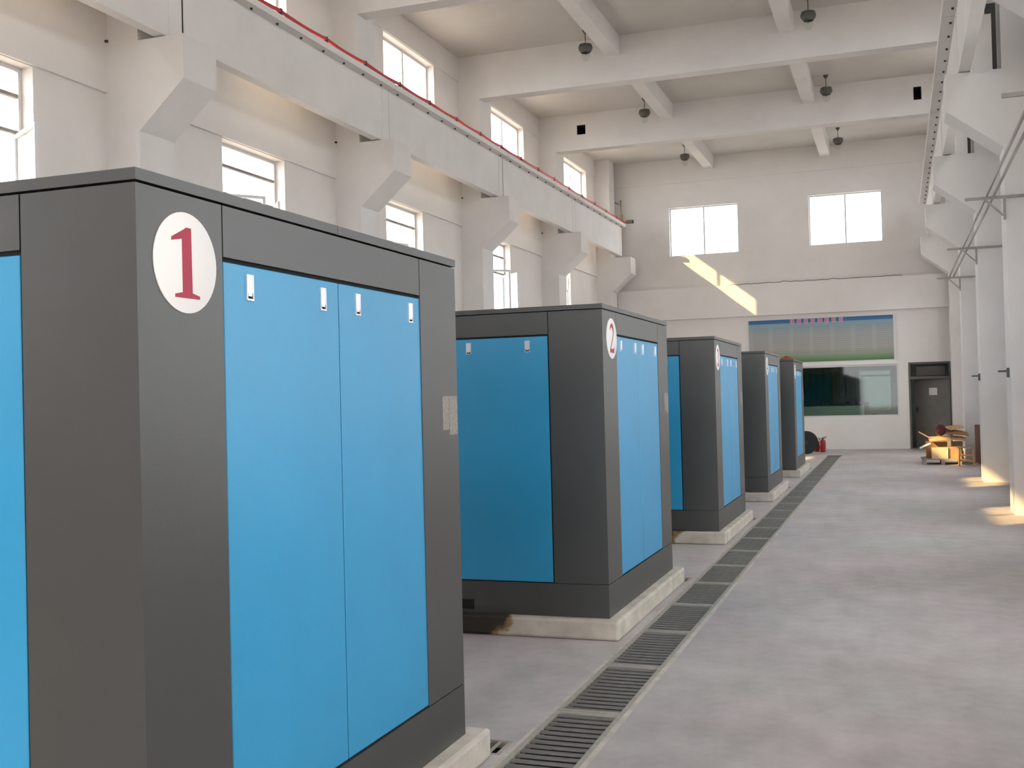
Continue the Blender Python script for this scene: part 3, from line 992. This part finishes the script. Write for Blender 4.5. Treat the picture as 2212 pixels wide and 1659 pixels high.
# control room behind the end wall
ry0, ry1 = YF + TH, YF + TH + 3.4
rx0, rx1, rz = -3.6, 2.1, 2.75
w5 = (-1.75, -0.15, 0.95, 2.35)
mb = MB()
grid_boxes(mb, [rx0, rx1], [0, rz], [w5], lambda m, a, b, c, d: m.box(a, b, ry1, ry1 + 0.2, c, d))
mb.box(rx0 - 0.15, rx0, ry0, ry1 + 0.2, 0, rz).box(rx1, rx1 + 0.15, ry0, ry1 + 0.2, 0, rz)
mb.box(rx0 - 0.15, rx1 + 0.15, ry0, ry1 + 0.2, rz, rz + 0.15)
struct(mb.build('wall_control_room', M['roomwall']), 'grey walls of the control room behind the observation window')
struct(MB().box(rx0 - 0.15, rx1 + 0.15, YF, ry1 + 0.2, -0.36, -0.002).build('floor_control_room', M['floor']))
mb = MB(); yc = ry1 + 0.1
mb.box(w5[0], w5[0] + .05, yc - .03, yc + .03, w5[2], w5[3]).box(w5[1] - .05, w5[1], yc - .03, yc + .03, w5[2], w5[3])
mb.box(w5[0] + .05, w5[1] - .05, yc - .03, yc + .03, w5[2], w5[2] + .05).box(w5[0] + .05, w5[1] - .05, yc - .03, yc + .03, w5[3] - .05, w5[3])
ow = struct(mb.build('window_%d' % k, M['alu']), 'window at the back of the control room'); k += 1
MB().box(w5[0] + .05, w5[1] - .05, yc - .03, yc + .03, 2.02, 2.07).build('glazing_bar', M['alu'], ow)
MB().box(-1.28, -1.23, yc - .03, yc + .03, w5[2] + .05, 2.02).build('mullion', M['alu'], ow)
MB().box(w5[0] + .05, w5[1] - .05, yc - .003, yc + .003, w5[2] + .05, w5[3] - .05).build('pane', M['dimglass'], ow)
# curtain, blinds, desk, cabinet
mb = MB()
for i in range(20):
    a = rx0 + 0.6 + i * 0.055
    yy = ry1 - 0.12 + 0.03 * math.sin(i * 1.9)
    mb.box(a, a + 0.055, yy - 0.012, yy + 0.012, 0.05, 2.6)
tag(mb.build('curtain', M['teal'], loc=(0, 0, 0)), 'dark teal curtain hanging in the control room', 'curtain')
bd = tag(empty('vertical_blind', (-1.86, ry1 - 0.08, 2.5)), 'pale vertical blind in the control room', 'blind')
for i in range(8):
    MB().box(-0.05, 0.05, -0.01, 0.01, -2.0, 0).build('slat', M['blind'], bd, loc=(0.04 + i * 0.095, 0, 0), rot=(0, 0, R(25)))
MB().box(-0.02, 0.77, -0.02, 0.02, 0, 0.04).build('head_rail', M['alu'], bd)
dk = tag(empty('operator_desk', (-1.9, YF + 1.0, 0)), 'long pale operator desk with a dark top behind the glass', 'desk')
MB().box(-1.0, 1.0, 0, 0.03, 0, 1.18).build('front_panel', M['deskpanel'], dk)
for i in range(5):
    MB().box(-1.0 + i * 0.4 + 0.005, -1.0 + i * 0.4 + 0.395, -0.01, 0, 0.05, 1.16).build('panel', M['deskpanel'], dk)
MB().box(-1.03, 1.03, -0.02, 0.65, 1.18, 1.22).build('top', M['deskdark'], dk)
for s in (-1.0, 0.97):
    MB().box(s, s + 0.03, 0.03, 0.6, 0, 1.18).build('side_panel', M['deskpanel'], dk)
for i, (x, w) in enumerate(((-2.75, 0.5), (-2.1, 0.55), (-1.4, 0.42))):
    mo = tag(empty('monitor', (x, YF + 1.3, 1.22)), 'black monitor seen from behind on the operator desk', 'monitor', 'monitors on the operator desk')
    MB().box(-0.1, 0.1, -0.08, 0.08, 0, 0.015).build('foot', M['deskdark'], mo)
    MB().box(-0.02, 0.02, -0.02, 0.02, 0.015, 0.08).build('stand', M['deskdark'], mo)
    MB().box(-w / 2, w / 2, -0.02, 0.02, 0.06, 0.11 + 0.1 * (i == 2)).build('screen', M['deskdark'], mo)
tag(MB().box(-0.4, 0.4, -0.25, 0.25, 0, 0.98).box(-0.385, -0.005, -0.262, -0.25, 0.04, 0.94).box(0.005, 0.385, -0.262, -0.25, 0.04, 0.94).build('filing_cabinet', M['roomwall'], loc=(-0.35, ry1 - 0.27, 0)), 'pale low filing cabinet under the control room window', 'filing cabinet')
# black pouch on the inner sill
mb = MB().lathe([(0.02, 0), (0.11, 0.005), (0.105, 0.03), (0.06, 0.06), (0.01, 0.065)], 14)
tag(mb.build('pouch', M['rubber'], loc=(-0.62, YF + 0.15, 0.89), smooth=True), 'small black pouch lying on the observation window sill', 'pouch')

# fire extinguishers and hose coil near the end of the drain
def extinguisher(x, y, s):
    r = empty('fire_extinguisher', (x, y, 0))
    MB().lathe([(0.062, 0.0), (0.07, 0.01), (0.07, 0.26), (0.055, 0.30), (0.025, 0.325)], 18).build('cylinder', M['redpaint'], r, smooth=True)
    MB().lathe([(0.02, 0.32), (0.02, 0.355), (0.012, 0.36)], 12).build('valve', M['steel_dark'], r, smooth=True)
    MB().bar((0, 0, 0.36), (0.09, 0, 0.385), 0.016).bar((0, 0, 0.345), (0.085, 0, 0.345), 0.012).build('lever', M['steel_dark'], r)
    MB().tube([(-0.01, -0.02, 0.34), (-0.07, -0.05, 0.33), (-0.085, -0.05, 0.22), (-0.075, -0.05, 0.08)], 0.01, 8).build('hose', M['rubber'], r, smooth=True)
    r.scale = (s, s, s)
    return r
tag(extinguisher(-1.90, 29.70, 1.05), 'small red fire extinguisher on the floor near the drain end', 'fire extinguisher')
tag(extinguisher(-2.06, 29.85, 0.95), 'shorter red fire extinguisher between the black hose reel and another extinguisher', 'fire extinguisher')
hr = tag(empty('hose_reel', (-2.25, 28.75, 0)), 'black hose reel standing on edge behind the last cabinet', 'hose reel')
mb = MB().lathe([(0.29, -0.07), (0.295, -0.06), (0.295, -0.05), (0.25, -0.05), (0.25, 0.05), (0.295, 0.05), (0.295, 0.06), (0.29, 0.07)], 32, axis='y', c=(0, 0, 0.297))
mb.build('drum', M['rubber'], hr, smooth=True)
for q in range(4):
    pts = [(0.27 * math.cos(R(a)), -0.036 + q * 0.024, 0.297 + 0.27 * math.sin(R(a))) for a in range(0, 361, 15)]
    MB().tube(pts, 0.012, 6).build('hose_turn', M['rubber'], hr, smooth=True)
MB().lathe([(0.05, -0.10), (0.05, 0.10)], 14, axis='y', c=(0, 0, 0.297)).build('hub', M['steel_dark'], hr, smooth=True)

# ------------------------------------------------------------------ cable ladder on the right columns
RX, RZ = 1.12, 3.99
tray = tag(empty('cable_ladder', (RX, 0, RZ)), 'two long grey rails running past the columns below the crane corbels', 'cable rails')
for dx in (0.0, 0.085):
    MB().box(dx - 0.011, dx + 0.011, -3, 25.05, 0.0, 0.03).build('rail', M['rail'], tray)
for i, cy in enumerate(COLY[:-1]):
    b = tag(empty('cable_bracket', (XCR, cy, RZ - 0.001)), 'grey angle-iron bracket carrying the cable rails on a column', 'bracket', 'cable brackets on the columns')
    MB().box(-0.47, 0.45, -0.03, 0.0, -0.035, 0.0).build('cross_arm', M['rail'], b)
    MB().box(-0.03, 0.0, -0.03, 0.0, -0.30, -0.035).build('upright', M['rail'], b)
    MB().bar((-0.24, -0.015, -0.03), (-0.03, -0.015, -0.25), 0.024).build('brace', M['rail'], b)
# dark strips added as the shaded gap between right columns and crane beam
for cy in COLY[1:6]:
    tp = MB().box(1.245, 1.295, cy + 0.1, cy + 0.13, 5.585, 6.33).box(1.17, 1.295, cy + 0.1, cy + 0.13, 6.33, 6.45).build('gap_shade_strip', M['steel_dark'], loc=(0, 0, 0))
    tag(tp, 'dark strip standing in for the shaded gap behind the aisle crane beam', 'gap shade strip', 'gap shade strips on the aisle corbels')
# switches on columns
for i, cy in enumerate((COLY[3], COLY[4])):
    e = tag(empty('lever_switch', (XCR, cy + 0.2, 1.78)), 'small dark lever switch on the face of a column', 'switch', 'lever switches on the columns')
    MB().box(-0.03, 0, -0.04, 0.04, -0.06, 0.06).build('housing', M['switch'], e)
    MB().bar((-0.03, 0, 0.02), (-0.13, 0, 0.02), 0.025).build('lever', M['switch'], e)

# ------------------------------------------------------------------ junk pile beside the aisle column
JY = 24.42
def sheet(name, w, h, loc, rot, m, label, cat, bend=0.05, th=0.006):
    bm = bmesh.new()
    nx, ny = 6, 5
    grid = {}
    for top in (0, 1):
        for i in range(nx + 1):
            for j in range(ny + 1):
                u, v = i / nx - .5, j / ny - .5
                z = bend * (math.sin(3.1 * u + 1.3) * math.cos(4 * v) + 0.5 * math.sin(7 * u * v + 2))
                grid[top, i, j] = bm.verts.new((u * w, v * h, z + top * th))
    for i in range(nx):
        for j in range(ny):
            bm.faces.new([grid[1, i, j], grid[1, i + 1, j], grid[1, i + 1, j + 1], grid[1, i, j + 1]])
            bm.faces.new([grid[0, i, j], grid[0, i, j + 1], grid[0, i + 1, j + 1], grid[0, i + 1, j]])
    for i in range(nx):
        bm.faces.new([grid[0, i, 0], grid[0, i + 1, 0], grid[1, i + 1, 0], grid[1, i, 0]])
        bm.faces.new([grid[0, i, ny], grid[1, i, ny], grid[1, i + 1, ny], grid[0, i + 1, ny]])
    for j in range(ny):
        bm.faces.new([grid[0, 0, j], grid[1, 0, j], grid[1, 0, j + 1], grid[0, 0, j + 1]])
        bm.faces.new([grid[0, nx, j], grid[0, nx, j + 1], grid[1, nx, j + 1], grid[1, nx, j]])
    me = bpy.data.meshes.new(name); bm.to_mesh(me); bm.free(); me.materials.append(m)
    return tag(link(name, me, None, loc, rot), label, cat)
# pallet
pa = tag(empty('pallet', (0.86, JY + 0.40, 0)), 'low wooden pallet under the heap of cardboard', 'pallet')
for i in range(5):
    MB().box(-0.42, 0.42, -0.42 + i * 0.175, -0.42 + i * 0.175 + 0.13, 0.10, 0.125).build('board', M['woodgrey'], pa)
for x in (-0.40, -0.04, 0.32):
    MB().box(x, x + 0.08, -0.42, 0.41, 0.075, 0.10).build('stringer', M['woodgrey'], pa)
    for yy in (-0.42, -0.05, 0.31):
        MB().box(x, x + 0.08, yy, yy + 0.10, 0, 0.075).build('block', M['woodgrey'], pa)
def carton(loc, w, d, h, m, label, flaps=False, rz=0):
    r = tag(empty('carton', loc, rz), label, 'box')
    t = 0.008
    mb = MB().box(-w / 2, w / 2, -d / 2, -d / 2 + t, 0, h).box(-w / 2, w / 2, d / 2 - t, d / 2, 0, h)
    mb.box(-w / 2, -w / 2 + t, -d / 2 + t, d / 2 - t, 0, h).box(w / 2 - t, w / 2, -d / 2 + t, d / 2 - t, 0, h)
    mb.box(-w / 2 + t, w / 2 - t, -d / 2 + t, d / 2 - t, 0, t)
    mb.build('body', m, r)
    if flaps:
        MB().box(-w / 2, w / 2, -0.12, 0, 0, 0.005).build('flap', m, r, loc=(0, -d / 2 + 0.004, h), rot=(R(-55), 0, 0))
        MB().box(-0.13, 0, -d / 2, d / 2, 0, 0.005).build('flap', m, r, loc=(-w / 2 + 0.004, 0, h), rot=(0, R(28), 0))
        MB().box(0, 0.13, -d / 2, d / 2, 0, 0.005).build('flap', m, r, loc=(w / 2 - 0.004, 0, h), rot=(0, R(-20), 0))
    return r
carton((0.80, JY + 0.12, 0.126), 0.32, 0.26, 0.24, M['cardlight'], 'pale open cardboard carton at the front of the heap', False)
carton((1.10, JY + 0.16, 0.126), 0.24, 0.26, 0.25, M['card'], 'brown cardboard carton between the pale carton and the stool', False)
carton((0.75, JY + 0.50, 0.126), 0.42, 0.40, 0.34, M['carddark'], 'large dark brown carton behind the pale carton')
carton((1.16, JY + 0.50, 0.126), 0.22, 0.26, 0.34, M['card'], 'tall plain carton at the back of the heap by the column')
sheet('cardboard_sheet', 0.42, 0.44, (0.80, JY + 0.30, 0.535), (R(9), R(-3), R(4)), M['card'], 'crumpled tan cardboard sheet over the cartons below the red sack', 'cardboard', 0.03)
sheet('cardboard_sheet', 0.30, 0.44, (1.18, JY + 0.34, 0.535), (R(8), R(6), R(-3)), M['card'], 'buckled brown cardboard sheet over the tall carton', 'cardboard', 0.03)
sheet('cardboard_sheet', 0.40, 0.36, (1.17, JY + 0.36, 0.655), (R(14), R(8), R(8)), M['carddark'], 'rust-brown bent cardboard sheet on top of the heap', 'cardboard', 0.03)
sheet('cardboard_sheet', 0.32, 0.30, (1.10, JY + 0.38, 0.765), (R(10), R(-8), R(30)), M['card'], 'orange-brown cardboard piece lying highest on the heap', 'cardboard', 0.02)
sheet('cardboard_sheet', 0.24, 0.10, (0.50, JY + 0.26, 0.62), (R(8), R(32), 0), M['card'], 'narrow cardboard strip sticking up beside the red sack', 'cardboard', 0.01)
sheet('cardboard_sheet', 0.24, 0.16, (0.52, JY + 0.10, 0.395), (R(8), R(-26), 0), M['whitecard'], 'white card flap leaning out over the pallet', 'card', 0.012)
# sack
bm = bmesh.new()
bmesh.ops.create_icosphere(bm, subdivisions=3, radius=1.0)
for v in bm.verts:
    f = 1 + 0.10 * math.sin(6 * v.co.x + 1) * math.sin(5 * v.co.z) + 0.06 * math.cos(9 * v.co.y)
    z = v.co.z * (0.125 if v.co.z > 0 else 0.11) * f
    v.co = Vector((v.co.x * 0.115 * f * (1 - 0.25 * max(0, v.co.z)), v.co.y * 0.11 * f, z))
me = bpy.data.meshes.new('sack'); bm.to_mesh(me); bm.free(); me.materials.append(M['bagred'])
for p in me.polygons: p.use_smooth = True
tag(link('sack', me, None, (0.84, JY + 0.28, 0.715)), 'dark red round sack on top of the cardboard heap', 'sack')
# stool
st = tag(empty('stool', (1.30, JY - 0.20, 0)), 'small bare wooden stool with rungs in front of the heap', 'stool')
for x in (-0.13, 0.13):
    for yy in (-0.10, 0.10):
        MB().bar((x * 1.08, yy * 1.08, 0), (x * 0.95, yy * 0.95, 0.36), 0.032).build('leg', M['wood'], st)
    MB().box(x - 0.012, x + 0.012, -0.09, 0.09, 0.12, 0.145).build('rung', M['wood'], st)
for yy in (-0.10, 0.10):
    MB().box(-0.12, 0.12, yy - 0.012, yy + 0.012, 0.20, 0.225).build('rung', M['wood'], st)
    MB().box(-0.12, 0.12, yy - 0.012, yy + 0.012, 0.09, 0.115).build('rung', M['wood'], st)
MB().box(-0.17, 0.17, -0.14, 0.14, 0.36, 0.385).build('seat', M['woodgrey'], st)
# upright board
o = tag(MB().box(-0.065, 0.065, -0.012, 0.012, 0, 0.83).build('plank', M['woodred'], loc=(1.56, JY + 0.06, 0.0), rot=(R(-4), 0, 0)), 'dark reddish plank leaning upright beside the stool', 'plank')

# ------------------------------------------------------------------ outdoors
gd = MB()
grid_boxes(gd, [-60, 60], [-60, 90], [(XWL - TH, XWR + TH + 0.3, YB - TH, YF + 4)], lambda m, a, b, c, d: m.box(a, b, c, d, -0.5, -0.2))
struct(gd.build('ground', M['ground']), 'pale concrete yard outside the hall')
